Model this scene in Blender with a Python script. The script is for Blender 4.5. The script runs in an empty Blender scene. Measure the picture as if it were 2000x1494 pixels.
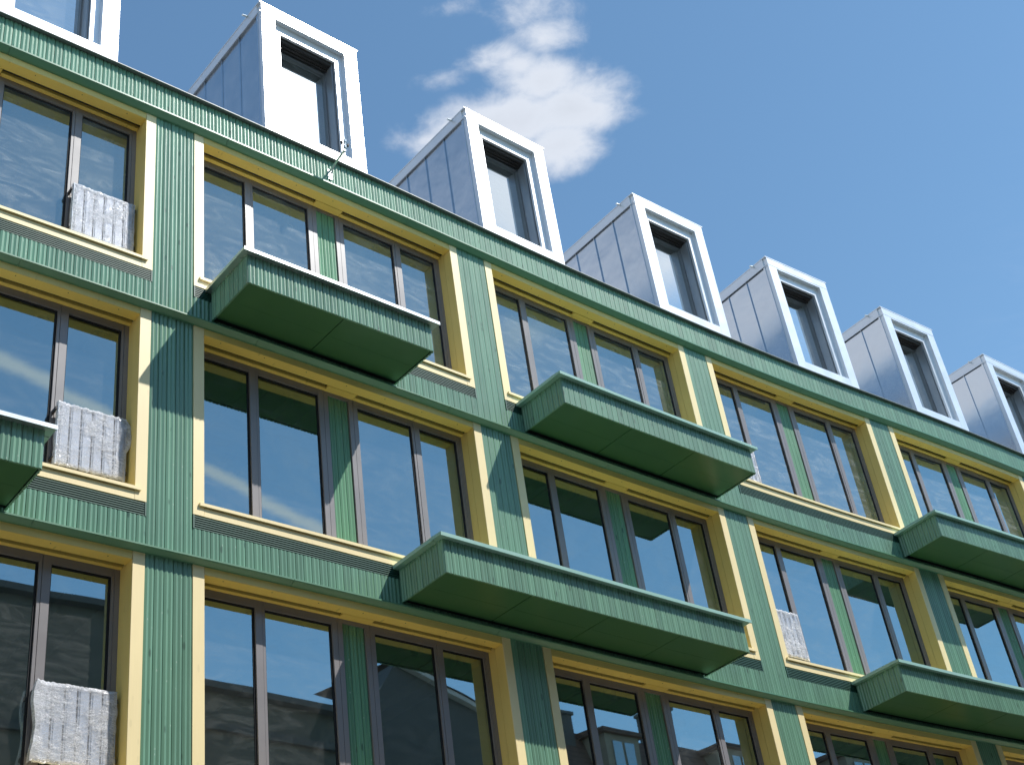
import bpy, math, random
from mathutils import Vector, Matrix, noise as mnoise
random.seed(7)
sc = bpy.context.scene
COL = sc.collection
PI = math.pi
ZO = 1.65                      # eye height above the pavement

# ------------------------------------------------------------------ facade curve
KN = [-6., 0., 5., 10., 15., 20., 26.]
TH = [0.7420977796, 0.7691626298, 0.7964054535, 0.7671365478, 0.7152792954, 0.7536048151, 0.7919303348]
X0, Y0 = -4.023995, 12.429747
def heading(s):
    if s <= KN[0]: return TH[0]
    if s >= KN[-1]: return TH[-1]
    for i in range(6):
        if s <= KN[i+1]:
            k = (s-KN[i])/(KN[i+1]-KN[i]); return TH[i]*(1-k)+TH[i+1]*k
SMIN, SMAX, DS = -40., 60., .05
_N = int((SMAX-SMIN)/DS)+1
_P = [None]*_N
_i0 = int(round(-SMIN/DS))
_P[_i0] = (X0, Y0)
x, y = X0, Y0
for i in range(_i0+1, _N):
    a = heading(SMIN+(i-.5)*DS); x += math.cos(a)*DS; y += math.sin(a)*DS; _P[i] = (x, y)
x, y = X0, Y0
for i in range(_i0-1, -1, -1):
    a = heading(SMIN+(i+.5)*DS); x -= math.cos(a)*DS; y -= math.sin(a)*DS; _P[i] = (x, y)
def XY(s, d):
    k = (s-SMIN)/DS; i = max(0, min(_N-2, int(k))); k -= i
    a = heading(s)
    return (_P[i][0]*(1-k)+_P[i+1][0]*k+math.sin(a)*d, _P[i][1]*(1-k)+_P[i+1][1]*k-math.cos(a)*d)
def M(s, d, z):
    p = XY(s, d); return (p[0], p[1], z)

PW, BL, TJ = .5423, 4.4026, .1374            # pillar width, bay width, jamb width
MOD = PW+BL
H1 = 13.493+ZO                              # header underside of the top storey
ST = 3.2

# ------------------------------------------------------------------ materials
MATS = {}
def newmat(name):
    m = bpy.data.materials.new(name); m.use_nodes = True
    nt = m.node_tree; nt.nodes.clear()
    MATS[name] = m
    return m, nt
def nd(nt, t, **kw):
    n = nt.nodes.new(t)
    for k, v in kw.items():
        if k in n.inputs: n.inputs[k].default_value = v
        else: setattr(n, k, v)
    return n
def lk(nt, a, b): nt.links.new(a, b)
def math_n(nt, op, a, b=None, c=None, clamp=False):
    n = nt.nodes.new('ShaderNodeMath'); n.operation = op; n.use_clamp = clamp
    for i, v in enumerate((a, b, c)):
        if v is None: continue
        if isinstance(v, (int, float)): n.inputs[i].default_value = v
        else: nt.links.new(v, n.inputs[i])
    return n.outputs[0]
def mixc(nt, fac, a, b, mode='MIX'):
    n = nt.nodes.new('ShaderNodeMix'); n.data_type = 'RGBA'; n.blend_type = mode
    for s, v in ((n.inputs[0], fac), (n.inputs[6], a), (n.inputs[7], b)):
        if isinstance(v, (int, float)): s.default_value = v
        elif isinstance(v, tuple): s.default_value = v if len(v) == 4 else v+(1,)
        else: nt.links.new(v, s)
    return n.outputs[2]
def mrange(nt, v, a, b, c=0., d=1., smooth=True):
    n = nt.nodes.new('ShaderNodeMapRange'); n.interpolation_type = 'SMOOTHSTEP' if smooth else 'LINEAR'
    nt.links.new(v, n.inputs[0])
    for i, q in enumerate((a, b, c, d)): n.inputs[1+i].default_value = q
    return n.outputs[0]

def painted_wood(name, base, rough=.38, knots=.65, grain=.14, spec=.5, specks=.45, varamp=.14):
    m, nt = newmat(name)
    out = nd(nt, 'ShaderNodeOutputMaterial'); bs = nd(nt, 'ShaderNodeBsdfPrincipled')
    lk(nt, bs.outputs[0], out.inputs[0])
    uv = nd(nt, 'ShaderNodeUVMap').outputs[0]
    at = nd(nt, 'ShaderNodeAttribute', attribute_name='var').outputs[2]
    mp = nd(nt, 'ShaderNodeMapping'); mp.inputs['Scale'].default_value = (60, 2.2, 1); lk(nt, uv, mp.inputs[0])
    off = nd(nt, 'ShaderNodeCombineXYZ'); lk(nt, math_n(nt, 'MULTIPLY', at, 37.), off.inputs[2]); 
    add = nd(nt, 'ShaderNodeVectorMath', operation='ADD'); lk(nt, mp.outputs[0], add.inputs[0]); lk(nt, off.outputs[0], add.inputs[1])
    g = nd(nt, 'ShaderNodeTexNoise', Scale=1., Detail=6., Roughness=.65); lk(nt, add.outputs[0], g.inputs[0])
    big = nd(nt, 'ShaderNodeTexNoise', Scale=.8, Detail=3.); lk(nt, uv, big.inputs[0])
    gv = math_n(nt, 'ADD', math_n(nt, 'MULTIPLY', math_n(nt, 'SUBTRACT', g.outputs[0], .5), grain*2), 1.)
    vv = math_n(nt, 'ADD', math_n(nt, 'MULTIPLY', math_n(nt, 'SUBTRACT', at, .5), varamp*2), 1.)
    bv = math_n(nt, 'ADD', math_n(nt, 'MULTIPLY', math_n(nt, 'SUBTRACT', big.outputs[0], .5), .25), 1.)
    tot = math_n(nt, 'MULTIPLY', math_n(nt, 'MULTIPLY', gv, vv), bv)
    c = mixc(nt, 1., base, (1, 1, 1), 'MULTIPLY')
    vm = nd(nt, 'ShaderNodeVectorMath', operation='SCALE'); vm.inputs[0].default_value = base[:3]; lk(nt, tot, vm.inputs[3])
    col = vm.outputs[0]
    # dark knots
    mk = nd(nt, 'ShaderNodeMapping'); mk.inputs['Scale'].default_value = (11, 3.4, 1); lk(nt, uv, mk.inputs[0])
    vo = nd(nt, 'ShaderNodeTexVoronoi', Scale=1.); lk(nt, mk.outputs[0], vo.inputs[0])
    k1 = mrange(nt, vo.outputs['Distance'], .10, .20, 1., 0.)
    sel = math_n(nt, 'GREATER_THAN', nd_sep(nt, vo.outputs['Color']), .62)
    kf = math_n(nt, 'MULTIPLY', math_n(nt, 'MULTIPLY', k1, sel), knots)
    col = mixc(nt, kf, col, tuple(b*.28 for b in base[:3]))
    # small pale specks: screw heads, dust
    ms = nd(nt, 'ShaderNodeMapping'); ms.inputs['Scale'].default_value = (18.6, 9., 1); lk(nt, uv, ms.inputs[0])
    v2 = nd(nt, 'ShaderNodeTexVoronoi', Scale=1.); lk(nt, ms.outputs[0], v2.inputs[0])
    s1 = mrange(nt, v2.outputs['Distance'], .08, .14, 1., 0.)
    sel2 = math_n(nt, 'GREATER_THAN', nd_sep(nt, v2.outputs['Color']), .72)
    col = mixc(nt, math_n(nt, 'MULTIPLY', math_n(nt, 'MULTIPLY', s1, sel2), specks), col, (.55, .58, .5))
    lk(nt, col, bs.inputs['Base Color'])
    r = math_n(nt, 'ADD', math_n(nt, 'MULTIPLY', g.outputs[0], .2), rough-.1)
    lk(nt, r, bs.inputs['Roughness'])
    bs.inputs['Specular IOR Level'].default_value = spec
    bp = nd(nt, 'ShaderNodeBump', Strength=.25, Distance=.002); lk(nt, g.outputs[0], bp.inputs['Height']); lk(nt, bp.outputs[0], bs.inputs['Normal'])
    return m
def nd_sep(nt, colout):
    s = nt.nodes.new('ShaderNodeSeparateColor'); nt.links.new(colout, s.inputs[0]); return s.outputs[0]

def metal(name, base, metallic=.0, rough=.35, spec=.5, wav=0., dirt=.08, scale=3.):
    m, nt = newmat(name)
    out = nd(nt, 'ShaderNodeOutputMaterial'); bs = nd(nt, 'ShaderNodeBsdfPrincipled'); lk(nt, bs.outputs[0], out.inputs[0])
    tc = nd(nt, 'ShaderNodeTexCoord').outputs['Object']
    n1 = nd(nt, 'ShaderNodeTexNoise', Scale=scale, Detail=5., Roughness=.6); lk(nt, tc, n1.inputs[0])
    f = math_n(nt, 'ADD', math_n(nt, 'MULTIPLY', math_n(nt, 'SUBTRACT', n1.outputs[0], .5), dirt*4), 1.)
    vm = nd(nt, 'ShaderNodeVectorMath', operation='SCALE'); vm.inputs[0].default_value = base[:3]; lk(nt, f, vm.inputs[3])
    lk(nt, vm.outputs[0], bs.inputs['Base Color'])
    bs.inputs['Metallic'].default_value = metallic
    lk(nt, math_n(nt, 'ADD', math_n(nt, 'MULTIPLY', n1.outputs[0], .14), rough-.07), bs.inputs['Roughness'])
    bs.inputs['Specular IOR Level'].default_value = spec
    if wav:
        n2 = nd(nt, 'ShaderNodeTexNoise', Scale=2.2, Detail=2.); lk(nt, tc, n2.inputs[0])
        bp = nd(nt, 'ShaderNodeBump', Strength=1., Distance=wav); lk(nt, n2.outputs[0], bp.inputs['Height']); lk(nt, bp.outputs[0], bs.inputs['Normal'])
    return m

GREEN = (.148, .298, .190)
m_green = painted_wood('green_painted_boards', GREEN, rough=.33, spec=.7, grain=.09)
m_infill = painted_wood('infill_green_boards', (.13, .31, .17), rough=.38)
m_green2 = metal('green_sheet_metal', (.10, .245, .145), rough=.36, spec=.55, dirt=.05)
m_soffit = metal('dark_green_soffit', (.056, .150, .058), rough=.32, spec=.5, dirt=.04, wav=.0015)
m_louver = metal('dark_green_louver', (.028, .10, .072), rough=.5)
m_yellow = painted_wood('yellow_painted_wood', (.95, .765, .40), rough=.42, knots=.10, grain=.04, specks=.0, varamp=.03)
m_yellow_shade = painted_wood('yellow_wood_shaded', (.80, .60, .19), rough=.45, knots=.1, grain=.05, specks=0., varamp=.03)  # same yellow paint, with the shade on reveals and headers put into the colour
m_yellow_bounce = painted_wood('yellow_wood_bounce_lit', (.97, .70, .17), rough=.45, knots=.28, grain=.05, specks=0., varamp=.03)  # same yellow paint, with light bounced from the street put into the colour
m_frame = metal('grey_brown_window_frame', (.235, .215, .215), rough=.33, spec=.6, dirt=.03)
m_dark = metal('dark_void', (.012, .012, .014), rough=.8)
m_rail = metal('blind_rail_bronze', (.035, .03, .028), rough=.45)
m_white = metal('white_aluminium', (.80, .82, .85), metallic=.55, rough=.36, dirt=.02)
m_zinc = metal('zinc_sheet', (.66, .69, .72), metallic=1., rough=.22, dirt=.03, wav=.006)
m_bright = metal('bare_metal_and_coping_sheen', (.62, .66, .66), metallic=.8, rough=.3, dirt=.04)  # bare metal on fittings; on two copings its colour paints in the sun's sheen
m_copg = metal('green_coping_sheen', (.32, .52, .43), rough=.32, spec=.7, dirt=.03)  # green coping made paler to paint in its specular sheen
m_coping = metal('parapet_coping_sheet', (.22, .23, .23), metallic=.2, rough=.5, dirt=.05)
m_grey_in = metal('dormer_window_grey', (.15, .16, .175), rough=.4)
m_guide = metal('guide_rail_grey', (.34, .36, .39), metallic=.5, rough=.35)
m_wall = metal('insulation_wall', (.012, .016, .014), rough=.9)
m_room = metal('room_plaster', (.55, .53, .46), rough=.8)
m_timber = metal('room_timber_ceiling', (.55, .44, .26), rough=.7)
m_roofing = metal('roof_membrane', (.18, .19, .2), rough=.7)

def glass(name, tint, fac=.42, dust=.05, wave=.0012, gc=(.56, .74, .78, 1)):
    m, nt = newmat(name)
    out = nd(nt, 'ShaderNodeOutputMaterial')
    tc = nd(nt, 'ShaderNodeTexCoord').outputs['Object']
    oi = nd(nt, 'ShaderNodeObjectInfo').outputs['Random']
    cx = nd(nt, 'ShaderNodeCombineXYZ'); lk(nt, math_n(nt, 'MULTIPLY', oi, 40.), cx.inputs[2])
    ad = nd(nt, 'ShaderNodeVectorMath', operation='ADD'); lk(nt, tc, ad.inputs[0]); lk(nt, cx.outputs[0], ad.inputs[1])
    n1 = nd(nt, 'ShaderNodeTexNoise', Scale=.9, Detail=1.); lk(nt, ad.outputs[0], n1.inputs[0])
    bp = nd(nt, 'ShaderNodeBump', Strength=1., Distance=wave); lk(nt, n1.outputs[0], bp.inputs['Height'])
    gl = nd(nt, 'ShaderNodeBsdfGlossy', Roughness=.012); gl.inputs[0].default_value = gc; lk(nt, bp.outputs[0], gl.inputs['Normal'])
    tr = nd(nt, 'ShaderNodeBsdfTransparent'); tr.inputs[0].default_value = tint+(1,)
    fr = nd(nt, 'ShaderNodeFresnel', IOR=1.5)
    f = math_n(nt, 'ADD', math_n(nt, 'MULTIPLY', fr.outputs[0], 1.6), fac, clamp=True)
    mx = nd(nt, 'ShaderNodeMixShader'); lk(nt, f, mx.inputs[0]); lk(nt, tr.outputs[0], mx.inputs[1]); lk(nt, gl.outputs[0], mx.inputs[2])
    # dust and wiping smears
    df = nd(nt, 'ShaderNodeBsdfDiffuse'); df.inputs[0].default_value = (.75, .78, .76, 1)
    mp = nd(nt, 'ShaderNodeMapping'); mp.inputs['Rotation'].default_value = (.5, .3, .7); mp.inputs['Scale'].default_value = (1, 1, 3.5); lk(nt, ad.outputs[0], mp.inputs[0])
    n2 = nd(nt, 'ShaderNodeTexNoise', Scale=1.6, Detail=9., Roughness=.7, Distortion=1.4); lk(nt, mp.outputs[0], n2.inputs[0])
    du = mrange(nt, n2.outputs[0], .42, .75, dust*.5, dust*2.2)
    mx2 = nd(nt, 'ShaderNodeMixShader'); lk(nt, du, mx2.inputs[0]); lk(nt, mx.outputs[0], mx2.inputs[1]); lk(nt, df.outputs[0], mx2.inputs[2])
    lk(nt, mx2.outputs[0], out.inputs[0])
    return m
m_glass = glass('window_glass', (.56, .60, .45), fac=.40, dust=.035)
m_glass_top = glass('dusty_window_glass', (.54, .60, .50), fac=.38, dust=.12)
m_glass_d = glass('dormer_glass', (.4, .42, .42), fac=.62, dust=.08, gc=(.95, 1., 1., 1))

def film():
    m, nt = newmat('plastic_film')
    out = nd(nt, 'ShaderNodeOutputMaterial')
    uv = nd(nt, 'ShaderNodeUVMap').outputs[0]
    def tex(rot, sc_, scale, det, dist):
        mp = nd(nt, 'ShaderNodeMapping'); mp.inputs['Rotation'].default_value = (0, 0, rot); mp.inputs['Scale'].default_value = sc_+(1,); lk(nt, uv, mp.inputs[0])
        n = nd(nt, 'ShaderNodeTexNoise', Scale=scale, Detail=det, Roughness=.65, Distortion=dist); lk(nt, mp.outputs[0], n.inputs[0]); return n.outputs[0]
    A1 = tex(.12, (1., 7.), 5., 6., .5); A2 = tex(-.5, (1., 6.), 6., 5., .4); A3 = tex(.9, (2., 3.), 6., 6., 2.5); PT = tex(0., (1., 1.), 3.2, 3., .6)
    def ridge(v, w_, top): return mrange(nt, math_n(nt, 'ABSOLUTE', math_n(nt, 'SUBTRACT', v, .5)), 0., w_, top, 0.)
    hh = math_n(nt, 'ADD', ridge(A1, .05, .5), math_n(nt, 'ADD', ridge(A2, .04, .4), ridge(A3, .05, .6)))
    bp = nd(nt, 'ShaderNodeBump', Strength=1., Distance=.004); lk(nt, hh, bp.inputs['Height'])
    gl = nd(nt, 'ShaderNodeBsdfGlossy', Roughness=.22); gl.inputs[0].default_value = (.95, .95, 1., 1); lk(nt, bp.outputs[0], gl.inputs['Normal'])
    df = nd(nt, 'ShaderNodeBsdfDiffuse'); df.inputs[0].default_value = (.97, .97, 1., 1); lk(nt, bp.outputs[0], df.inputs['Normal'])
    tr = nd(nt, 'ShaderNodeBsdfTransparent'); tr.inputs[0].default_value = (.95, .95, .97, 1)
    a = nd(nt, 'ShaderNodeMixShader', Fac=.8); lk(nt, gl.outputs[0], a.inputs[1]); lk(nt, df.outputs[0], a.inputs[2])
    f = math_n(nt, 'ADD', math_n(nt, 'MULTIPLY', hh, mrange(nt, PT, .35, .6, .35, .85)), mrange(nt, PT, .46, .66, .10, .40))  # white streak coverage paints in the glints on the crinkles
    ea = nd(nt, 'ShaderNodeAttribute', attribute_name='var').outputs[2]
    f = math_n(nt, 'ADD', f, math_n(nt, 'MULTIPLY', ea, .55), clamp=True)  # whiter edges where film gathers, with their highlights painted in
    b = nd(nt, 'ShaderNodeMixShader'); lk(nt, f, b.inputs[0]); lk(nt, tr.outputs[0], b.inputs[1]); lk(nt, a.outputs[0], b.inputs[2])
    lk(nt, b.outputs[0], out.inputs[0])
    return m
m_film = film()
m_slat = metal('guard_slat_grey', (.52, .57, .64), metallic=.1, rough=.4)

# ------------------------------------------------------------------ mesh builder
class MB:
    def __init__(s): s.v = []; s.f = []; s.uv = []; s.var = []; s.mi = []
    def face(s, pts, uvs=None, var=.5, mi=0):
        b = len(s.v); s.v += [tuple(p) for p in pts]; s.f.append(tuple(range(b, b+len(pts))))
        if uvs is None:
            uvs = [(p[0]*.7+p[1]*.7, p[2]) for p in pts]
        s.uv += uvs; s.var.append(var); s.mi.append(mi)
    def sbox(s, s0, s1, d0, d1, z0, z1, step=.6, var=None, mi=0, caps=True, zi=None):
        """box following the facade curve; zi = (z shift of the inner edge)"""
        s.sweep([(d0, z0), (d1, z0), (d1, z1), (d0, z1)], s0, s1, step, var, mi, caps)
    def sweep(s, prof, s0, s1, step=.6, var=None, mi=0, caps=True):
        if var is None: var = random.random()
        n = max(1, int(math.ceil((s1-s0)/step))); k = len(prof)
        for i in range(n):
            a = s0+(s1-s0)*i/n; b = s0+(s1-s0)*(i+1)/n
            for j in range(k):
                p, q = prof[j], prof[(j+1) % k]
                s.face([M(a, *p), M(b, *p), M(b, *q), M(a, *q)], [(a, p[1]+p[0]), (b, p[1]+p[0]), (b, q[1]+q[0]), (a, q[1]+q[0])], var, mi)
        if caps:
            for a, o in ((s0, 1), (s1, -1)):
                s.face([M(a, *p) for p in prof][::o], [(p[0]+a, p[1]) for p in prof][::o], var, mi)
    def boards(s, F, t0, t1, n, z0, z1, h=.0085, back=.028, u0=0.):
        """n fluted boards along a path; F(t, offset) -> (x, y)"""
        w = (t1-t0)/n; g = .0034
        for i in range(n):
            a = t0+w*i+g; b = t0+w*(i+1)-g; ww = (b-a)/2
            pr = [(a, -back)]
            for k in range(2):
                o = a+k*ww
                pr += [(o, -h), (o+.50*ww, 0), (o+.60*ww, 0)]
            pr += [(b, -h), (b, -back)]
            var = random.random(); jz = 0.
            P = [F(*q) for q in pr]
            for j in range(len(pr)-1):
                p, q = P[j], P[j+1]; ua, ub = pr[j][0]+u0, pr[j+1][0]+u0
                s.face([(p[0], p[1], z0), (q[0], q[1], z0), (q[0], q[1], z1), (p[0], p[1], z1)], [(ua, z0), (ub, z0), (ub, z1), (ua, z1)], var)
            for z, o in ((z0, -1), (z1, 1)):
                s.face([(p[0], p[1], z) for p in P][::o], [(q[0]+u0, z) for q in pr][::o], var)
    def box(s, c, sz, mat=None, mi=0, var=.5):
        """axis box (centre, size) through an optional matrix"""
        x, y, z = [q/2 for q in sz]
        v = [Vector((c[0]+i*x, c[1]+j*y, c[2]+k*z)) for i in (-1, 1) for j in (-1, 1) for k in (-1, 1)]
        if mat is not None: v = [mat @ q for q in v]
        for f in ((0, 1, 3, 2), (4, 6, 7, 5), (0, 4, 5, 1), (2, 3, 7, 6), (0, 2, 6, 4), (1, 5, 7, 3)):
            s.face([v[i] for i in f], None, var, mi)
    def prism(s, poly, z0, z1, T, mi=0):
        """poly in local xz? -> extrude: T(x, y, z); poly is (x, y)"""
        n = len(poly)
        for i in range(n):
            p, q = poly[i], poly[(i+1) % n]
            s.face([T(p[0], p[1], z0), T(q[0], q[1], z0), T(q[0], q[1], z1), T(p[0], p[1], z1)], None, .5, mi)
        s.face([T(p[0], p[1], z0) for p in poly][::-1], None, .5, mi); s.face([T(p[0], p[1], z1) for p in poly], None, .5, mi)
    def tube(s, a, b, r0, r1=None, n=12, mi=0):
        a = Vector(a); b = Vector(b); r1 = r0 if r1 is None else r1
        d = (b-a).normalized(); u = d.orthogonal().normalized(); w = d.cross(u)
        A = [a+(u*math.cos(2*PI*i/n)+w*math.sin(2*PI*i/n))*r0 for i in range(n)]
        B = [b+(u*math.cos(2*PI*i/n)+w*math.sin(2*PI*i/n))*r1 for i in range(n)]
        for i in range(n):
            j = (i+1) % n; s.face([A[i], A[j], B[j], B[i]], None, .5, mi)
        s.face(A[::-1], None, .5, mi); s.face(B, None, .5, mi)
    def build(s, name, mats, parent=None, smooth=False):
        me = bpy.data.meshes.new(name); me.from_pydata(s.v, [], s.f)
        if not isinstance(mats, (list, tuple)): mats = [mats]
        for m in mats: me.materials.append(m)
        me.polygons.foreach_set('material_index', s.mi)
        uvl = me.uv_layers.new(name='UVMap'); flat = [c for q in s.uv for c in q]; uvl.data.foreach_set('uv', flat)
        at = me.attributes.new('var', 'FLOAT', 'FACE'); at.data.foreach_set('value', s.var)
        if smooth: me.polygons.foreach_set('use_smooth', [True]*len(s.f))
        me.update()
        o = bpy.data.objects.new(name, me); COL.objects.link(o)
        if parent is not None: o.parent = parent
        return o

def tag(o, label=None, cat=None, group=None, kind=None):
    if label: o['label'] = label
    if cat: o['category'] = cat
    if group: o['group'] = group
    if kind: o['kind'] = kind
    return o
def empty(name, parent=None, loc=(0, 0, 0)):
    o = bpy.data.objects.new(name, None); COL.objects.link(o); o.location = loc
    o.empty_display_size = .2
    if parent is not None: o.parent = parent
    return o

# ------------------------------------------------------------------ the green building
B = empty('apartment_building')
tag(B, 'curved green timber-clad apartment building with yellow window surrounds and white dormers', 'building')
BAYS = range(-1, 6)
S_L, S_R = -MOD, 6*MOD+PW-1.0
FACE = lambda t, o: XY(t, o)

def zrow(r): return H1-ST*r
NR = 4
# pillars
for i in range(-1, 7):
    s0 = i*MOD
    for r in range(NR):
        H = zrow(r)
        top = H+(.15 if r == 0 else .115)
        bot = zrow(r+1)+.135 if r < NR-1 else 1.45
        mb = MB(); mb.boards(FACE, s0, s0+PW, 5, bot, top)
        mb.build('pillar_cladding', m_green, B)
# spandrels
for i in BAYS:
    s0 = i*MOD+PW
    for r in range(1, NR):
        H = zrow(r)
        mb = MB(); mb.boards(FACE, s0, s0+BL, 41, H+.135, H+.534)
        mb.build('spandrel_cladding', m_green, B)
    mb = MB(); mb.boards(FACE, s0, s0+BL, 41, 1.45, zrow(3)-2.666)
    mb.build('spandrel_cladding', m_green, B)
# parapet
mb = MB(); n = int(round((S_R-S_L)/.1074)); mb.boards(FACE, S_L, S_R, n, H1+.17, H1+.735)
mb.build('parapet_cladding', m_green, B)
mb = MB(); mb.sweep([(-.45, H1+.765), (-.45, H1+.74), (.055, H1+.74), (.050, H1+.735), (.050, H1+.728), (.064, H1+.728), (.064, H1+.742)], S_L, S_R, .4)
mb.build('parapet_coping', m_coping, B)
def pieces(mb, prof, s0, s1, L, st=.4, g=.005):
    a = s0
    while a < s1-.01:
        b = min(s1, a+L); mb.sweep(prof, a+g/2, b-g/2, st); a = b

# drip edges
mb = MB(); pieces(mb, [(-.03, H1+.185), (.105, H1+.175), (.105, H1+.150), (.03, H1+.100), (-.03, H1+.100)], S_L, S_R, 2.97)
mb.build('drip_edge', m_green2, B)
for r in range(1, NR):
    H = zrow(r); mb = MB()
    pieces(mb, [(-.03, H+.150), (.105, H+.142), (.105, H+.124), (.085, H+.118), (.03, H+.092), (-.03, H+.092)], S_L+.37*r, S_R, 2.97)
    mb.build('drip_edge', m_green2, B)
# solid wall behind the boards
mb = MB()
for i in range(-1, 7):
    mb.sbox(i*MOD-.02, i*MOD+PW+.02, -.4, -.05, 0, H1+.7)
for i in BAYS:
    s0 = i*MOD+PW
    for r in range(0, NR):
        H = zrow(r)
        z1 = H1+.72 if r == 0 else H+.83
        mb.sbox(s0-.02, s0+BL+.02, -.4, -.225, H+.02, z1)
        mb.sbox(s0-.02, s0+BL+.02, -.225, -.05, H+.14, z1-(.0 if r == 0 else .02))
    mb.sbox(s0-.02, s0+BL+.02, -.4, -.05, 0, zrow(3)-2.40)
mb.build('wall', m_wall, B)
mb = MB(); mb.sbox(S_L, S_R, -.3, .01, 0.0, 1.46)
mb.build('plinth', metal('concrete_plinth', (.30, .29, .27), rough=.8), B)
# rooms: ceilings and cross walls
mb = MB()
for r in range(0, NR):
    H = zrow(r)
    mb.sbox(S_L, S_R, -6., -.401, H+.06, H+.40, 2.)
mb.build('ceiling_slab', m_timber, B)
mb = MB()
for i in range(-1, 7):
    mb.sbox(i*MOD+.1, i*MOD+PW-.1, -6., -.401, 1.5, H1+.3)
    if i < 6:
        q = i*MOD+PW+2.2; mb.sbox(q-.06, q+.06, -6., -.401, 1.5, H1+.3)
mb.sbox(S_L, S_R, -6.2, -6.001, 1.5, H1+.4, 2.)
for r in range(0, NR):
    for k in range(6):
        pass
mb.build('partition_wall', m_room, B)
# ceiling beams in the rooms
mb = MB()
for r in range(0, NR):
    H = zrow(r)
    for i in BAYS:
        for q in (.35, 1.1, 1.75, 2.65, 3.3, 4.0):
            mb.sbox(i*MOD+PW+q, i*MOD+PW+q+.10, -5.9, -.6, H-.08, H+.058, 3.)
mb.build('ceiling_beam', m_timber, B)
# roof behind the parapet
mb = MB(); mb.sweep([(-.42, H1+.70), (-9., H1+2.2), (-9., H1+2.0), (-.42, H1+.5)], S_L, S_R, 1.5)
mb.build('roof', m_roofing, B)

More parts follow.
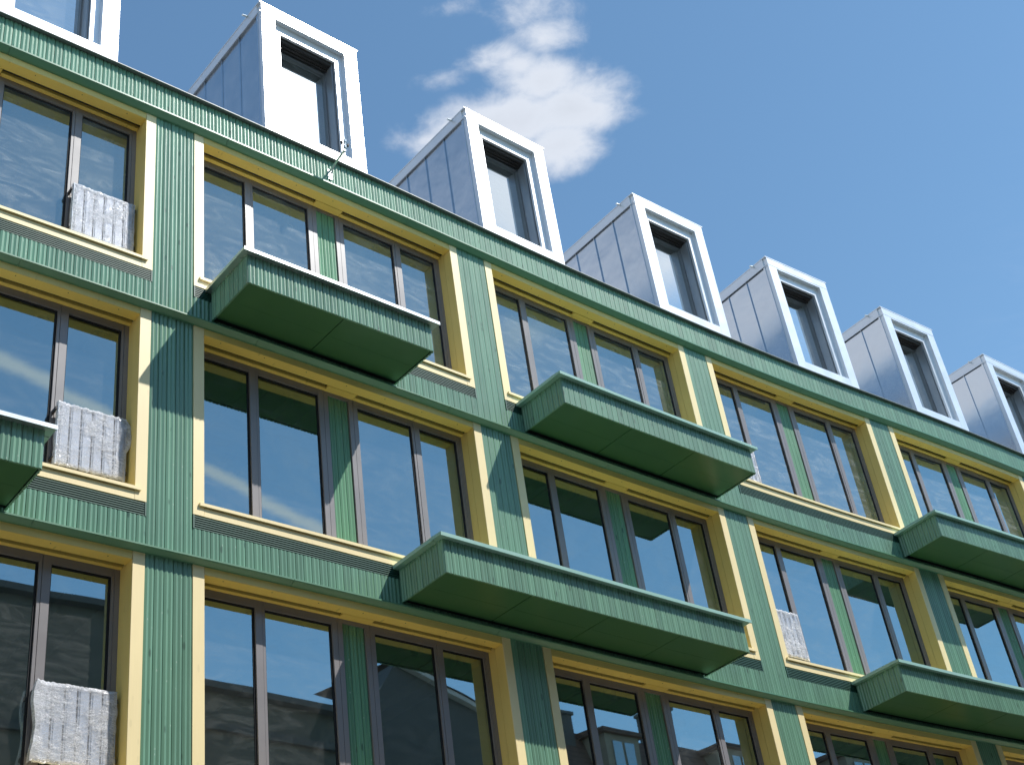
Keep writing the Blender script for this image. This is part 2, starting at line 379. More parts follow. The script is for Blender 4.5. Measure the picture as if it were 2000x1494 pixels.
def window(i, r):
    p = i*MOD+PW; H = zrow(r); e = p+BL
    W = empty('window', B)
    drip = H+(.115 if r == 0 else .105)
    jl0, jl1, jr0, jr1 = p+.003, p+TJ, e-TJ, e-.003
    # yellow surround: jambs, header and the face under the sill
    mb = MB()
    for a, b in ((jl0, jl1), (jr0, jr1)):
        mb.sbox(a, b, -.156, .002, H-2.492, drip)
    mb.sbox(jl1+.003, jr0-.003, -.1, 0., H-2.492, H-2.386)
    mb.build('surround', m_yellow, W)
    mb = MB(); mb.sbox(jl1+.005, jr0-.005, -.150, 0., H, drip); mb.build('header', m_yellow_shade, W)
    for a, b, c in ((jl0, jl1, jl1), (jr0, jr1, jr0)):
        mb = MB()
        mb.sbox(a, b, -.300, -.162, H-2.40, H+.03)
        mb.sbox(c-.0025, c+.0025, -.156, -.006, H-2.33, H-.004)  # thin skin giving the jamb's inner side the shaded yellow
        mb.build('reveal', m_yellow_shade, W)
    # soffit strips
    mb = MB()
    mb.sbox(jl1+.003, jr0-.003, -.148, -.004, H-.003, H-.0005)  # thin skin giving the header underside the bounce-lit yellow
    mb.sbox(jl1+.003, p+2.0, -.277, -.218, H, H+.05); mb.sbox(p+2.45, jr0-.003, -.277, -.218, H, H+.05)
    mb.sbox(p+2.006, p+2.444, -.277, -.159, H, H+.03)
    for k in range(7):
        q = jl1+.25+k*(BL-2*TJ-.5)/6
        c = M(q, -.045, H-.0035); mb.tube(c, (c[0], c[1], c[2]-.002), .0065, n=6, mi=1)
    mb.build('soffit', [m_yellow_bounce, m_rail], W)
    mb = MB()
    for a, b in ((jl1+.02, p+1.985), (p+2.465, jr0-.02)):
        mb = MB(); mb.sbox(a, b, -.192, -.172, H+.028, H+.05); mb.build('blind_rail', m_rail, W)
    # sill
    mb = MB(); zs = H-2.385
    pieces(mb, [(-.3, zs+.02), (.018, zs+.012), (.018, zs+.004), (.030, zs+.004), (.030, zs+.043), (-.3, zs+.066)], jl1-.065, jr0+.065, 2.13, .6, .003)
    mb.build('sill', m_yellow, W)
    # ventilation louver
    mb = MB(); z0 = H-2.666
    for k in range(6):
        a = z0+.008+k*.0272
        mb.sweep([(-.040, a+.004), (-.002, a), (-.002, a+.0115), (-.040, a+.009)], p+.02, e-.02)
    for a in (p+.003, e-.018): mb.sbox(a, a+.015, -.045, .004, z0, z0+.17)
    mb.sbox(p+.018, e-.018, -.049, -.046, z0, z0+.17, mi=1)
    mb.build('louver_grille', [m_louver, m_dark], W)
    # frame
    zb = zs+.045; zt = H+.05; f0, f1 = -.345, -.279
    mb = MB()
    def v(a, b, dd=0., z0=zb, z1=zt): mb.sbox(a, b, f0, f1+dd, z0, z1)
    A0, A1 = jl1-.0, p+1.995
    v(A0+.001, A0+.055); v(A0+.058, A0+.088, -.006)
    v(p+.917, p+1.003); v(p+1.008, p+1.04, -.004); v(p+1.925, A1)
    B0, B1 = p+2.455, jr0
    v(B0, p+2.522); v(p+3.405, p+3.437, -.004); v(p+3.442, p+3.53); v(B1-.055, B1-.001); v(B1-.088, B1-.058, -.006)
    v(p+2.0, p+2.066); v(p+2.386, p+2.45)
    def hbar(a, b, z0, z1, dd=.0): mb.sbox(a, b, f0+.002, f1-.002+dd, z0, z1)
    for a, b in ((A0+.09, p+.917), (p+1.04, p+1.925), (p+2.522, p+3.405), (p+3.53, B1-.09)):
        hbar(a, b, H-.088, zt); hbar(a, b, zb, zb+.085)
    hbar(p+2.066, p+2.386, H-.048, zt); hbar(p+2.066, p+2.386, zb, zb+.06)
    mb.build('frame', m_frame, W)
    # black glazing gaskets
    mb = MB()
    for a, b in ((A0+.088, p+.917), (p+1.04, p+1.925), (p+2.522, p+3.405), (p+3.53, B1-.088)):
        mb.sbox(a, b, -.322, -.302, H-.108, H-.088); mb.sbox(b-.024, b, -.322, -.302, zb+.085, H-.104); mb.sbox(a, a+.014, -.322, -.302, zb+.085, H-.104)
    mb.build('gasket', m_dark, W)
    for a, b in ((A0+.088, p+.917), (p+1.04, p+1.925), (p+2.522, p+3.405), (p+3.53, B1-.088)):
        mb = MB(); P = [M(a, -.312, zb+.08), M(b, -.312, zb+.08), M(b, -.312, H-.085), M(a, -.312, H-.085)]
        mb.face(P); mb.build('pane', m_glass_top if r == 0 else m_glass, W)
    mb = MB(); mb.boards(lambda t, o: XY(t, -.296+o), p+2.067, p+2.385, 3, zb+.06, H-.048)
    mb.build('infill_panel', m_infill, W)
    return W
for i in BAYS:
    for r in range(NR): window(i, r)

def balcony(s0, s1, zb, zt, npan, bright=False):
    W = empty('balcony', B)
    D = .87
    mb = MB(); nb = int(round((s1-s0)/.106))
    mb.boards(lambda t, o: XY(t, D+o), s0+.012, s1-.012, nb, zb, zt-.045)
    mb.build('front_cladding', m_green, W)
    for s_, sg in ((s0, -1), (s1, 1)):
        a = heading(s_); tx, ty = math.cos(a)*sg, math.sin(a)*sg
        def F(t, o, s_=s_, tx=tx, ty=ty):
            q = XY(s_, t); return (q[0]+tx*o, q[1]+ty*o)
        mb = MB(); mb.boards(F, .004, D-.012, 8, zb, zt-.045, u0=s_)
        mb.build('side_cladding', m_green, W)
    # dark corner posts and carcass
    mb = MB()
    mb.sbox(s0+.024, s1-.024, .0, D-.024, zb+.03, zt-.10)
    mb.build('carcass', m_wall, W)
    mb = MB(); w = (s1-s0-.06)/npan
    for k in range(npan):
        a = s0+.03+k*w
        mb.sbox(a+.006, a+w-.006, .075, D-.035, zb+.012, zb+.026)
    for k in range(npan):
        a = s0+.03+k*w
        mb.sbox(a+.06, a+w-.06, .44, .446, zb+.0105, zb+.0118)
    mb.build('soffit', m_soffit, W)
    mb = MB()
    t = zt
    mb.sweep([(D-.10, t-.045), (D+.065, t-.045), (D+.065, t-.060), (D+.080, t-.060), (D+.080, t-.012), (D-.10, t)], s0-.078, s1+.078, .5)
    for a, b in ((s0-.078, s0+.1), (s1-.1, s1+.078)):
        mb.sweep([(.004, t-.050), (D-.101, t-.050), (D-.101, t-.003), (.004, t-.003)], a, b)
    mb.sbox(s0+.101, s1-.101, .004, D-.101, t-.09, t-.06)
    mb.build('coping', m_bright if bright else m_copg, W)
    return W
zb1, zt1 = 10.53+ZO, 11.0+ZO
zb2, zt2 = 7.31+ZO, 7.79+ZO
balcony(.77, 3.50, zb1, zt1, 2, True)
balcony(5.77, 9.79, zb1, zt1, 3)
balcony(14.50, 18.55, zb1, zt1, 3)
balcony(3.27, 8.56, zb2, zt2, 4)
balcony(12.04, 17.35, zb2, zt2, 4)
balcony(-6.77, -1.475, zb2, zt2, 4, True)

# ------------------------------------------------------------------ dormers
def dormer(s0, s1):
    Dm = empty('dormer', B)
    P0 = Vector((*XY(s0, 0), 0)); P1 = Vector((*XY(s1, 0), 0))
    w = (P1-P0).length; X = (P1-P0).normalized(); Y = Vector((X.y, -X.x, 0))
    def T(x, y, z): q = P0+X*x+Y*y; return (q.x, q.y, z)
    Mx = Matrix(((X.x, Y.x, 0, P0.x), (X.y, Y.y, 0, P0.y), (0, 0, 1, 0), (0, 0, 0, 1)))
    def bx(mb, x0, x1, y0, y1, z0, z1, mi=0): mb.box(((x0+x1)/2, (y0+y1)/2, (z0+z1)/2), (x1-x0, y1-y0, z1-z0), Mx, mi)
    zb, zt = H1+.756, 16.99+ZO
    zf = 16.797+ZO; zi = 16.762+ZO; zl = 14.475+ZO
    jw = .235
    # white front surround
    mb = MB()
    bx(mb, 0, jw, -.09, 0, zb, zf-.003); bx(mb, w-jw, w, -.09, 0, zb, zf-.003)
    bx(mb, 0, w, -.09, .003, zf, zt-.02)
    bx(mb, jw+.002, w-jw-.002, -.089, -.001, zb, zl); bx(mb, jw+.002, w-jw-.002, -.089, -.001, zi, zf-.001)
    mb.build('front_surround', m_white, Dm)
    # inner white frame
    mb = MB(); y = -.086; i0, i1 = jw-.03, w-jw+.03; iw = .160
    bx(mb, i0, i0+iw, y-.05, y, zl-.02, zi+.02); bx(mb, i1-iw, i1, y-.05, y, zl-.02, zi+.02); bx(mb, i0+iw+.001, i1-iw-.001, y-.049, y-.001, zi-.185, zi+.02)
    bx(mb, i0+iw+.001, i1-iw-.001, -.35, y-.001, zl-.06, zl-.02)
    mb.build('inner_surround', m_white, Dm)
    a0, a1 = i0+iw, i1-iw; yg = -.345
    # blind box and guide rails
    mb = MB()
    bx(mb, a0+.002, a1-.002, -.20, -.15, zi-.24, zi-.10); bx(mb, a0+.002, a1-.002, -.25, -.205, zi-.25, zi-.12); bx(mb, a0+.002, a1-.002, -.29, -.255, zi-.27, zi-.12)
    mb.build('blind_box', m_rail, Dm)
    mb = MB()
    for x0, x1 in ((a0, a0+.03), (a1-.03, a1)):
        bx(mb, x0, x1, -.33, -.15, zl-.02, zi-.1); 
        bx(mb, (x0+.012), (x1-.012), -.148, -.14, zl-.02, zi-.19)
    mb.build('guide_rail', m_guide, Dm)
    mb = MB()
    bx(mb, a0-.02, a0+.07, yg-.05, yg+.03, zl-.04, zi-.02); bx(mb, a1-.05, a1+.02, yg-.05, yg+.03, zl-.04, zi-.02)
    bx(mb, a0+.0701, a1-.0501, yg-.049, yg+.029, zi-.30, zi-.02); bx(mb, a0+.0701, a1-.0501, yg-.049, yg+.029, zl-.04, zl+.06)
    mb.build('window_frame', m_grey_in, Dm)
    mb = MB(); mb.face([T(a0+.06, yg-.01, zl+.05), T(a1-.04, yg-.01, zl+.05), T(a1-.04, yg-.01, zi-.29), T(a0+.06, yg-.01, zi-.29)])
    mb.build('pane', m_glass_d, Dm)
    # inside of the dormer
    mb = MB(); bx(mb, .05, w-.05, -3.0, -2.9, zb, zf-.02); bx(mb, .04, .05, -2.9, -.45, zb, zf-.02); bx(mb, w-.05, w-.04, -2.9, -.45, zb, zf-.02); bx(mb, .05, w-.05, -2.9, -.45, zb-.02, zb+.1); bx(mb, .05, w-.05, -2.9, -.45, zf-.06, zf-.02)
    mb.build('lining', m_room, Dm)
    # side cheeks of standing seam sheet
    for x0, x1, xs in ((.004, .03, -.022), (w-.03, w-.004, w)):
        mb = MB(); ys = [-.10, -.62, -1.14, -1.66, -2.18, -2.70, -3.22]
        for k in range(6):
            bx(mb, x0, x1, ys[k+1]+.002, ys[k]-.002, zb-.3, zf-.016)
            bx(mb, xs, xs+.022, ys[k+1]-.004, ys[k+1]+.004, zb-.3, zf-.02)
        bx(mb, xs+.004, xs+.022, -.125, -.0905, zb-.3, zf-.012)
        mb.build('side_cheek', m_zinc, Dm)
    # flat roof cap with fascia
    mb = MB()
    bx(mb, -.028, w+.028, -3.4, -.0905, zf-.008, zt-.012); bx(mb, -.034, w+.034, -3.42, .008, zt-.020, zt)
    bx(mb, -.030, -.020, -3.4, -.004, zf-.022, zf-.0085)
    mb.build('roof_cap', m_white, Dm)
    mb = MB(); mb.tube(T(-.12, -.34, zt-.045), T(.06, -.34, zt-.005), .017); mb.build('overflow_pipe', m_bright, Dm)
for a, b in ((-2.30, -.57), (1.65, 3.37), (5.60, 7.325), (9.535, 11.322), (13.137, 14.868), (16.62, 18.33), (20.26, 21.98), (23.9, 25.6)):
    dormer(a, b)

# ------------------------------------------------------------------ wrapped guard panels
def guard(s0, s1, r, label, seed, flap=False, fold=False):
    rnd = random.Random(seed)
    H = zrow(r); z0 = H-2.35+.165; z1 = H-2.35+.945; D = -.15
    q = M((s0+s1)/2, D, z0)
    G = empty('guard_panel'); tag(G, label, 'guard panel', 'film-wrapped guard panels on the window sills')
    mb = MB(); n = 6; w = (s1-s0)/n
    for k in range(n):
        a = s0+k*w+.009; b = s0+(k+1)*w-.009
        mb.sweep([(D-.035, z0), (D-.012, z0), (D-.012, z1), (D-.035, z1)], a, b)
        mb.sweep([(D-.013, z0+.02), (D-.004, z0+.02), (D-.004, z1-.02), (D-.013, z1-.02)], a+.016, b-.016)
    mb.build('slat', m_slat, G)
    mb = MB(); mb.sbox(s0-.005, s1+.005, D-.05, D-.036, z0, z1); mb.build('back_plate', m_rail, G)
    mb = MB(); mb.sbox(s0-.012, s0-.004, D-.052, D-.004, z0, z1); mb.sbox(s1+.004, s1+.012, D-.052, D-.004, z0, z1)
    mb.build('edge_channel', m_slat, G)
    for a in (s0-.035, s1+.012):
        for z in (z0+.1, z1-.08):
            mb = MB(); mb.sbox(a, a+.024, -.285, D-.02, z-.02, z+.02); mb.build('bracket', m_rail, G)
    # crinkled film: front sheet wrapping round both edges
    NX, NZ = 110, 100; mb = MB(); grid = {}
    sa, sb, za, zb = s0-.02, s1+.02, z0-.012, z1+.008
    def pt(i, j):
        u = i/NX; v = j/NZ
        s = sa+(sb-sa)*u; z = za+(zb-za)*v
        nz = mnoise.fractal(Vector((s*9+seed*3, z*5, seed)), 1., 2., 5); n2 = mnoise.noise(Vector((s*30, z*6+seed*5, 1.)))
        e = max(0., 1-min(u, 1-u, v, 1-v)/.06)
        rg = abs(mnoise.noise(Vector((s*14+z*5, z*16-s*6, seed*2.))))+.6*abs(mnoise.noise(Vector((s*30-z*10, z*34+s*12, seed*4.))))
        d = D+.006+.004*nz+.0012*n2+.0025*rg+e*.008*nz-.02*e*e
        s += .010*e*nz; z += .012*e*n2
        if flap and u > .82 and .45 < v < .98:
            k = (u-.82)/.18*math.sin((v-.45)/.53*PI); s += .065*k; d += .03*k*(1+nz)
        if fold and u < .1: s -= .035*(1-u/.1)*(.5+.5*math.sin(v*9+1)); d += .02*(1-u/.1)
        return M(s, d, z), (s, z)
    for i in range(NX+1):
        for j in range(NZ+1): grid[i, j] = pt(i, j)
    for i in range(NX):
        for j in range(NZ):
            g4 = [grid[i, j], grid[i+1, j], grid[i+1, j+1], grid[i, j+1]]
            uu = (i+.5)/NX; vv = (j+.5)/NZ; ed = max(0., 1-min(uu, 1-uu, 1.3*vv, 1-vv)/.09)
            mb.face([g[0] for g in g4], [g[1] for g in g4], var=ed)
    for jj in range(NZ):
        for i, dd in ((0, -.06), (NX, -.06)):
            a, b = grid[i, jj], grid[i, jj+1]
            sa_, za_ = a[1]; sb_, zb_ = b[1]
            mb.face([a[0], b[0], M(sb_, D+dd, zb_), M(sa_, D+dd, za_)], [a[1], b[1], (sb_+.06, zb_), (sa_+.06, za_)], var=.5)
    mb.build('plastic_film', m_film, G, smooth=True)
    return G
guard(-.955, -.197, 0, 'grey slatted guard panel loosely wrapped in clear film on the top-storey sill', 1)
guard(-.955, -.197, 1, 'film-wrapped grey guard panel with torn plastic flapping at its right corner', 2, flap=True)
guard(-.955, -.197, 2, 'film-wrapped grey guard panel in the lowest visible left window', 3, fold=True)
jl = 2*MOD+PW+TJ
guard(jl+.03, jl+.70, 0, 'wrapped guard panel on a top-storey sill, mostly hidden behind a balcony end', 4)
guard(jl+.03, jl+.70, 1, 'film-wrapped guard panel alone in a middle-storey window right of the long balcony', 5)

# ------------------------------------------------------------------ sensor arm on the parapet
A = empty('sensor_arm'); tag(A, 'small galvanised arm with sensor head bolted to the parapet boards', 'sensor arm')
mb = MB(); mb.sbox(2.655, 2.725, .001, .012, 13.84+ZO, 14.02+ZO)
for z in (13.87, 13.98): mb.tube(M(2.675, .01, z+ZO), M(2.675, .022, z+ZO), .007); mb.tube(M(2.708, .01, z+ZO), M(2.708, .022, z+ZO), .007)
mb.build('mounting_plate', m_bright, A)
mb = MB(); b0 = M(2.69, .012, 14.0+ZO); b1 = M(2.665, .43, 14.06+ZO)
mb.tube(b0, b1, .017); mb.tube(M(2.69, .012, 13.9+ZO), M(2.68, .16, 14.02+ZO), .010); mb.build('arm', m_bright, A)
mb = MB(); mb.tube(M(2.665, .42, 14.02+ZO), M(2.69, .42, 14.24+ZO), .014); mb.tube(M(2.675, .42, 14.10+ZO), M(2.68, .42, 14.15+ZO), .026)
mb.tube(M(2.687, .42, 14.22+ZO), M(2.69, .42, 14.27+ZO), .022)
mb.build('head', m_bright, A)
mb = MB()
for sg in (-1, 1):
    mb.tube(M(2.68, .42, 14.18+ZO), M(2.68+sg*.05, .42, 14.19+ZO), .008)
    mb.tube(M(2.68+sg*.045, .42, 14.165+ZO), M(2.68+sg*.06, .42, 14.205+ZO), .018)
mb.build('nozzle', m_rail, A)
mb = MB(); pts = [(2.68, .40, 14.08), (2.66, .41, 13.97), (2.655, .38, 13.93), (2.665, .33, 13.97), (2.67, .30, 14.03)]
for a, b in zip(pts, pts[1:]): mb.tube(M(a[0], a[1], a[2]+ZO), M(b[0], b[1], b[2]+ZO), .005, n=6)
mb.build('cable', m_dark, A)

# ------------------------------------------------------------------ the street side opposite (seen mirrored in the panes)
def plaster(name, base):
    return metal(name, base, rough=.85, dirt=.03, scale=2.3)
m_pl1 = plaster('grey_plaster', (.16, .165, .145)); m_pl2 = plaster('dark_grey_plaster', (.13, .14, .14)); m_tile = None
def tiles(name, base):
    m, nt = newmat(name); out = nd(nt, 'ShaderNodeOutputMaterial'); bs = nd(nt, 'ShaderNodeBsdfPrincipled', Roughness=.7); lk(nt, bs.outputs[0], out.inputs[0])
    tc = nd(nt, 'ShaderNodeTexCoord').outputs['Object']
    sx = nd(nt, 'ShaderNodeSeparateXYZ'); lk(nt, tc, sx.inputs[0])
    wv = math_n(nt, 'FRACT', math_n(nt, 'MULTIPLY', sx.outputs[2], 6.))
    no = nd(nt, 'ShaderNodeTexNoise', Scale=7., Detail=3.); lk(nt, tc, no.inputs[0])
    f = math_n(nt, 'MULTIPLY', mrange(nt, wv, 0., .35, .35, 1.15), math_n(nt, 'ADD', no.outputs[0], .4))
    vm = nd(nt, 'ShaderNodeVectorMath', operation='SCALE'); vm.inputs[0].default_value = base; lk(nt, f, vm.inputs[3]); lk(nt, vm.outputs[0], bs.inputs[0])
    return m
m_tile = tiles('clay_roof_tiles', (.17, .11, .085))
m_cream = plaster('cream_plaster', (.36, .34, .28))
m_trimw = metal('white_trim', (.7, .7, .7), rough=.6)
OD = 14.05
def obox(mb, s0, s1, d0, d1, z0, z1, mi=0): mb.sbox(s0, s1, d0, d1, z0+ZO, z1+ZO, 3., mi=mi)
# flat-roofed plaster block
O = empty('plaster_building'); tag(O, 'plain grey plaster block across the street, mirrored in the lower windows', 'building')
mb = MB(); obox(mb, -14, 6.6, OD, OD+9, -1.65, 14.4); obox(mb, 6.601, 14.6, OD+.02, OD+9, -1.65, 13.02); mb.build('wall', m_pl1, O)
mb = MB()
for s0, s1, z in ((-14, 6.6, 14.4), (6.75, 14.6, 13.02)): obox(mb, s0, s1+.1, OD-.25, OD+9, z, z+.16)
for s0, s1, z in ((-14, 6.6, 11.4), (-14, 6.6, 8.3), (6.75, 14.6, 12.1), (6.75, 14.6, 9.0)): obox(mb, s0, s1, OD-.10, OD+.1, z, z+.18)
mb.build('cornice', m_pl2, O)
for k in range(9):
    for z in (8.9, 5.6, 2.2):
        s = -12+k*2.1; mb = MB(); obox(mb, s, s+1.0, OD-.03, OD+.05, z, z+1.7); w_ = mb.build('window', m_grey_in, O)
        mb = MB(); obox(mb, s+.1, s+.9, OD-.045, OD-.032, z+.1, z+1.6); mb.build('pane', m_glass_d, w_)
# gabled house
O = empty('gabled_house'); tag(O, 'dark gabled house with white verge boards across the street', 'house')
mb = MB(); gp = [(14.75, 5), (14.75, 13.2), (15.1, 13.85), (15.8, 14.98), (18.8, 14.15), (21.0, 13.4), (21.0, 5)]
for (dd0, dd1) in ((OD, OD+8),):
    for k in range(len(gp)):
        a, b = gp[k], gp[(k+1) % len(gp)]
        mb.face([M(a[0], dd0, a[1]+ZO), M(b[0], dd0, b[1]+ZO), M(b[0], dd1, b[1]+ZO), M(a[0], dd1, a[1]+ZO)])
    mb.face([M(a, dd0, b+ZO) for a, b in gp]); mb.face([M(a, dd1, b+ZO) for a, b in gp][::-1])
obox(mb, 14.76, 20.99, OD+.01, OD+7.9, -1.65, 5.1)
mb.build('wall', m_pl2, O)
mb = MB()
for a, b in (((15.8, 15.0), (18.8, 14.18)), ((18.8, 14.18), (21.1, 13.38))):
    mb.face([M(a[0], OD-.2, a[1]+ZO), M(b[0], OD-.2, b[1]+ZO), M(b[0], OD-.2, b[1]-.13+ZO), M(a[0], OD-.2, a[1]-.13+ZO)])
    mb.face([M(a[0], OD-.2, a[1]-.13+ZO), M(b[0], OD-.2, b[1]-.13+ZO), M(b[0], OD+.01, b[1]-.13+ZO), M(a[0], OD+.01, a[1]-.13+ZO)])
mb.build('verge_board', m_trimw, O)
mb = MB()
for a, b in (((15.78, 15.03), (18.8, 14.21)), ((18.8, 14.21), (21.15, 13.41))):
    mb.face([M(a[0], OD-.25, a[1]+ZO), M(b[0], OD-.25, b[1]+ZO), M(b[0], OD+4, b[1]+1.0+ZO), M(a[0], OD+4, a[1]+.6+ZO)])
mb.build('roof', m_tile, O)
# tiled mansard house with dormers
O = empty('mansard_house'); tag(O, 'cream house with tiled mansard roof, dormers and chimneys across the street', 'house')
mb = MB(); obox(mb, 21.2, 44, OD, OD+9, -1.65, 11.8); mb.build('wall', m_cream, O)
mb = MB()
mb.sweep([(OD-.3, 11.8+ZO), (OD+.8, 14.55+ZO), (OD+4.5, 15.3+ZO), (OD+9, 11.8+ZO)], 21.2, 44, 3.); rf = mb.build('roof', m_tile, O)
for s in (22.7, 26.7, 30.7, 34.7):
    mb = MB(); obox(mb, s, s+1.3, OD+.1, OD+3, 12.9, 14.35); dm = mb.build('dormer', m_cream, O)
    mb = MB(); mb.sweep([(OD-.05, 14.32+ZO), (OD-.05, 14.44+ZO), (OD+3, 14.7+ZO), (OD+3, 14.32+ZO)], s-.15, s+1.45, 3.); mb.build('dormer_roof', m_tile, dm)
    mb = MB(); obox(mb, s+.25, s+.6, OD+.05, OD+.09, 13.1, 14.1); obox(mb, s+.7, s+1.05, OD+.05, OD+.09, 13.1, 14.1); mb.build('pane', m_glass_d, dm)
for s, z in ((22.0, 15.0), (25.2, 15.6), (32.5, 15.8)):
    mb = MB(); obox(mb, s, s+.35, OD+.6, OD+1.2, 13.9, z); obox(mb, s-.05, s+.4, OD+.55, OD+1.25, z, z+.1); mb.build('chimney', m_pl2, O)
for k in range(8):
    for z in (8.6, 5.4, 2.1):
        s = 22.2+k*2.3; mb = MB(); obox(mb, s, s+1.1, OD-.03, OD+.05, z, z+1.8); w_ = mb.build('window', m_trimw, O)
        mb = MB(); obox(mb, s+.1, s+1.0, OD-.045, OD-.032, z+.1, z+1.7); mb.build('pane', m_glass_d, w_)

# ------------------------------------------------------------------ ground
def groundmat():
    m, nt = newmat('paving'); out = nd(nt, 'ShaderNodeOutputMaterial'); bs = nd(nt, 'ShaderNodeBsdfPrincipled', Roughness=.9); lk(nt, bs.outputs[0], out.inputs[0])
    tc = nd(nt, 'ShaderNodeTexCoord').outputs['Object']
    br = nd(nt, 'ShaderNodeTexBrick', Scale=1.2); br.inputs['Color1'].default_value = (.26, .25, .22, 1); br.inputs['Color2'].default_value = (.31, .29, .26, 1); br.inputs['Mortar'].default_value = (.12, .12, .11, 1)
    lk(nt, tc, br.inputs[0]); lk(nt, br.outputs[0], bs.inputs[0]); return m
mb = MB(); R = 1500
mb.face([(-R, -R, 0), (R, -R, 0), (R, R, 0), (-R, R, 0)])
tag(mb.build('ground', plaster('light_asphalt_ground', (.28, .27, .25))), kind='structure')
mb = MB(); mb.sweep([(.012, .0), (3.2, .0), (3.2, .13), (.012, .15)], -20, 45, 1.5)
tag(mb.build('pavement', groundmat()), kind='structure')

# ------------------------------------------------------------------ camera
cam = bpy.data.cameras.new('camera'); co = bpy.data.objects.new('camera', cam); COL.objects.link(co)
cam.sensor_fit = 'HORIZONTAL'; cam.sensor_width = 36.; cam.lens = 36*2700.2/2000
pitch, roll = 0.6047981, -0.1561570
cp, sp, cr, sr = math.cos(pitch), math.sin(pitch), math.cos(roll), math.sin(roll)
F = Vector((0, cp, sp)); rt = Vector((1, 0, 0)); up = Vector((0, -sp, cp))
Rv = rt*cr+up*sr; Uv = up*cr-rt*sr
mx = Matrix.Identity(4)
for i in range(3): mx[i][0] = Rv[i]; mx[i][1] = Uv[i]; mx[i][2] = -F[i]
mx[2][3] = ZO
co.matrix_world = mx
cam.clip_start = .1; cam.clip_end = 4000
sc.camera = co

# ------------------------------------------------------------------ sun and sky
SV = Vector((1.328, -.107, 1.72)).normalized()
sun = bpy.data.lights.new('sun', 'SUN'); sun.energy = 5.0; sun.angle = math.radians(.53); sun.color = (1., .97, .915)
so = bpy.data.objects.new('sun', sun); COL.objects.link(so); so.rotation_euler = SV.to_track_quat('Z', 'Y').to_euler(); so.location = (30, 0, 50)

w = bpy.data.worlds.new('World'); sc.world = w; w.use_nodes = True; nt = w.node_tree; nt.nodes.clear()
wo = nd(nt, 'ShaderNodeOutputWorld')
sky = nd(nt, 'ShaderNodeTexSky'); sky.sky_type = 'NISHITA'; sky.sun_disc = False
sky.sun_elevation = math.asin(SV.z); sky.sun_rotation = math.atan2(SV.x, SV.y)
sky.altitude = 300; sky.air_density = 1.0; sky.dust_density = .1; sky.ozone_density = 2.2
hs = nd(nt, 'ShaderNodeHueSaturation', Saturation=1.04, Value=1.); lk(nt, sky.outputs[0], hs.inputs['Color'])
gain = mixc(nt, 1., hs.outputs[0], (1.20, 1.34, 1.23), 'MULTIPLY')
bg = nd(nt, 'ShaderNodeBackground', Strength=.15); lk(nt, gain, bg.inputs[0])
dirn = nd(nt, 'ShaderNodeTexCoord').outputs['Generated']
sx = nd(nt, 'ShaderNodeSeparateXYZ'); lk(nt, dirn, sx.inputs[0])
zc = math_n(nt, 'MAXIMUM', sx.outputs[2], .06)
U = math_n(nt, 'DIVIDE', sx.outputs[0], zc); V = math_n(nt, 'DIVIDE', sx.outputs[1], zc)
pc = nd(nt, 'ShaderNodeCombineXYZ'); lk(nt, U, pc.inputs[0]); lk(nt, V, pc.inputs[1]); P = pc.outputs[0]
def blob(cx, cy, rx, ry, k=1.):
    a = math_n(nt, 'MULTIPLY', math_n(nt, 'SUBTRACT', U, cx), 1/rx); b = math_n(nt, 'MULTIPLY', math_n(nt, 'SUBTRACT', V, cy), 1/ry)
    l = math_n(nt, 'SQRT', math_n(nt, 'ADD', math_n(nt, 'MULTIPLY', a, a), math_n(nt, 'MULTIPLY', b, b)))
    return math_n(nt, 'MULTIPLY', math_n(nt, 'SUBTRACT', 1., l), k)
def mx_all(lst):
    o = lst[0]
    for q in lst[1:]: o = math_n(nt, 'SMOOTH_MAX', o, q, .15)
    return o
# the cumulus scrap above the dormers
n1 = nd(nt, 'ShaderNodeTexNoise', Scale=22., Detail=10., Roughness=.6, Distortion=.25); lk(nt, P, n1.inputs[0])
n2 = nd(nt, 'ShaderNodeTexNoise', Scale=70., Detail=8., Roughness=.65); lk(nt, P, n2.inputs[0])
body = mx_all([blob(.045, .995, .125, .058, 1.9), blob(.100, .988, .075, .060, 2.0), blob(.088, 1.035, .058, .062, 1.8), blob(.072, .945, .055, .055, 1.7), blob(.056, .922, .042, .036, 1.4), blob(.040, .905, .055, .026, 1.0),
               blob(.078, .893, .045, .040, 1.1), blob(.072, .855, .055, .035, .9), blob(-.045, 1.000, .05, .030, 1.0), blob(-.022, .922, .028, .016, .6), blob(.004, .838, .03, .012, .45)])
dens = math_n(nt, 'ADD', body, math_n(nt, 'ADD', math_n(nt, 'MULTIPLY', math_n(nt, 'SUBTRACT', n1.outputs[0], .54), 1.75), math_n(nt, 'MULTIPLY', math_n(nt, 'SUBTRACT', n2.outputs[0], .5), .32)))
cl1 = mrange(nt, dens, -.08, 1.2, 0., .95)
cl1 = math_n(nt, 'MULTIPLY', cl1, mrange(nt, body, -.5, .12, 0., 1.))
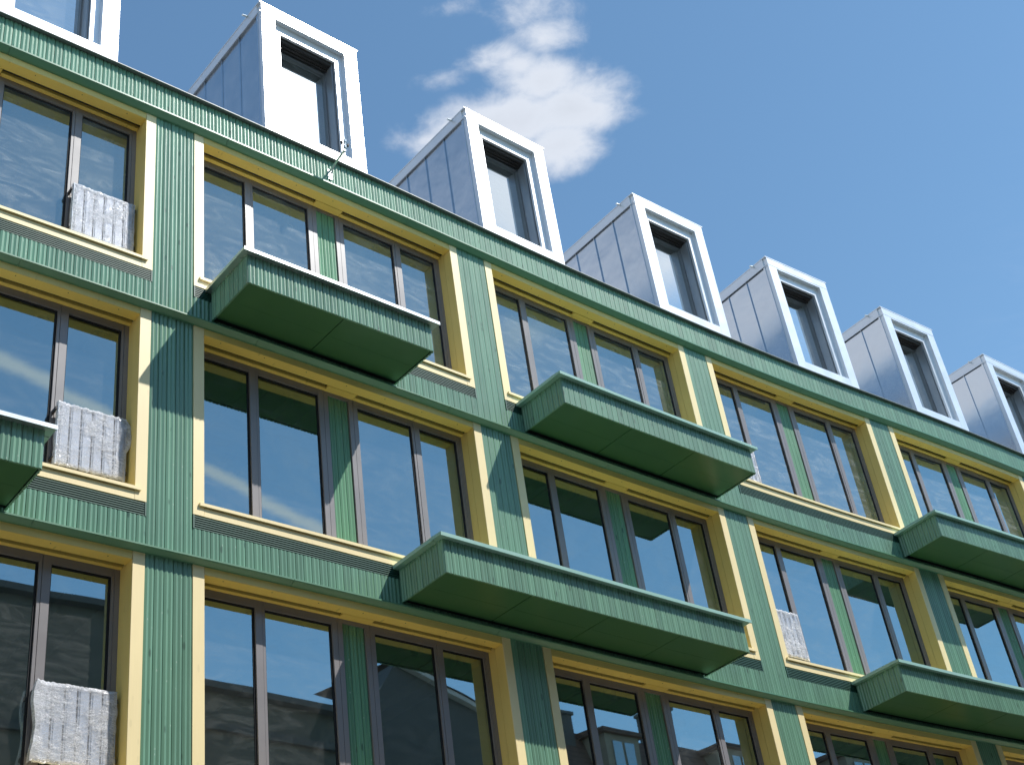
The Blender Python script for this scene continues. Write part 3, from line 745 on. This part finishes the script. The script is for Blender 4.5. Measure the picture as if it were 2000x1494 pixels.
# bright cloud banks on the sun's side of the sky (mirrored in dormer panes and top windows)
n3 = nd(nt, 'ShaderNodeTexNoise', Scale=6., Detail=8., Roughness=.6, Distortion=.6); lk(nt, P, n3.inputs[0])
hot = blob(.92, -.16, .17, .13, 2.4)
bank = mx_all([hot, blob(1.10, .04, .15, .11, 1.3), blob(1.27, .14, .10, .09, 1.0), blob(1.34, .03, .07, .06, .5), blob(.98, -.42, .2, .12, .35)])
cl2 = mrange(nt, math_n(nt, 'ADD', bank, math_n(nt, 'MULTIPLY', math_n(nt, 'SUBTRACT', n3.outputs[0], .5), 1.0)), .1, 1.0, 0., .9)
cl2 = math_n(nt, 'MULTIPLY', cl2, mrange(nt, bank, -.4, .1, 0., 1.))
# vapour trail
ax, ay, bx_, by_ = 1.12, -.69, 1.80, -.29
L_ = math.hypot(bx_-ax, by_-ay); ex, ey = (bx_-ax)/L_, (by_-ay)/L_
du = math_n(nt, 'SUBTRACT', U, ax); dv = math_n(nt, 'SUBTRACT', V, ay)
al = math_n(nt, 'ADD', math_n(nt, 'MULTIPLY', du, ex), math_n(nt, 'MULTIPLY', dv, ey))
ac = math_n(nt, 'ADD', math_n(nt, 'MULTIPLY', du, -ey), math_n(nt, 'MULTIPLY', dv, ex))
n4 = nd(nt, 'ShaderNodeTexNoise', Scale=30., Detail=7., Roughness=.7); lk(nt, P, n4.inputs[0])
ac = math_n(nt, 'ADD', ac, math_n(nt, 'MULTIPLY', math_n(nt, 'SUBTRACT', n4.outputs[0], .5), .02))
tr_ = math_n(nt, 'MULTIPLY', mrange(nt, math_n(nt, 'ABSOLUTE', ac), .002, .022, 1., 0.), math_n(nt, 'MULTIPLY', mrange(nt, al, 0, .05), mrange(nt, al, L_-.05, L_, 1., 0.)))
# thin cirrus, mostly on the sun's side; a grey bank low in the opposite sky
n5 = nd(nt, 'ShaderNodeTexNoise', Scale=7., Detail=9., Roughness=.65, Distortion=1.5)
mp = nd(nt, 'ShaderNodeMapping'); mp.inputs['Scale'].default_value = (1, 2.6, 1); mp.inputs['Rotation'].default_value = (0, 0, .5); lk(nt, P, mp.inputs[0]); lk(nt, mp.outputs[0], n5.inputs[0])
ci = math_n(nt, 'MULTIPLY', mrange(nt, n5.outputs[0], .40, .9, 0., .20), mrange(nt, U, .5, 1.0, .0, 1.))
n6 = nd(nt, 'ShaderNodeTexNoise', Scale=2.6, Detail=6., Roughness=.55); lk(nt, P, n6.inputs[0])
lowb = math_n(nt, 'MULTIPLY', mrange(nt, U, -.95, -1.45, 0., 1.), mrange(nt, n6.outputs[0], .36, .56, .45, 1.))
cf = math_n(nt, 'MAXIMUM', math_n(nt, 'MAXIMUM', cl1, cl2), math_n(nt, 'MAXIMUM', math_n(nt, 'MAXIMUM', tr_, ci), lowb))
shade = mrange(nt, dens, .6, 2.6, .85, .76)
cc = nd(nt, 'ShaderNodeCombineColor'); lk(nt, math_n(nt, 'MULTIPLY', shade, .93), cc.inputs[0]); lk(nt, math_n(nt, 'MULTIPLY', shade, .99), cc.inputs[1]); lk(nt, math_n(nt, 'MULTIPLY', shade, 1.10), cc.inputs[2])
bg2 = nd(nt, 'ShaderNodeBackground', Strength=1.); lk(nt, cc.outputs[0], bg2.inputs[0])
lk(nt, math_n(nt, 'ADD', math_n(nt, 'MULTIPLY', math_n(nt, 'MAXIMUM', hot, 0.), 1.0), mrange(nt, U, .35, .95, 1., 1.2)), bg2.inputs[1])
ms = nd(nt, 'ShaderNodeMixShader'); lk(nt, cf, ms.inputs[0]); lk(nt, bg.outputs[0], ms.inputs[1]); lk(nt, bg2.outputs[0], ms.inputs[2])
lk(nt, ms.outputs[0], wo.inputs[0])

sc.view_settings.view_transform = 'Standard'; sc.view_settings.look = 'None'; sc.view_settings.exposure = 0.; sc.view_settings.gamma = 1.
sc.render.engine = 'CYCLES'
sc.cycles.max_bounces = 8; sc.cycles.diffuse_bounces = 4; sc.cycles.glossy_bounces = 4; sc.cycles.transparent_max_bounces = 12
sc.cycles.use_denoising = True
sc.cycles.sample_clamp_indirect = 8
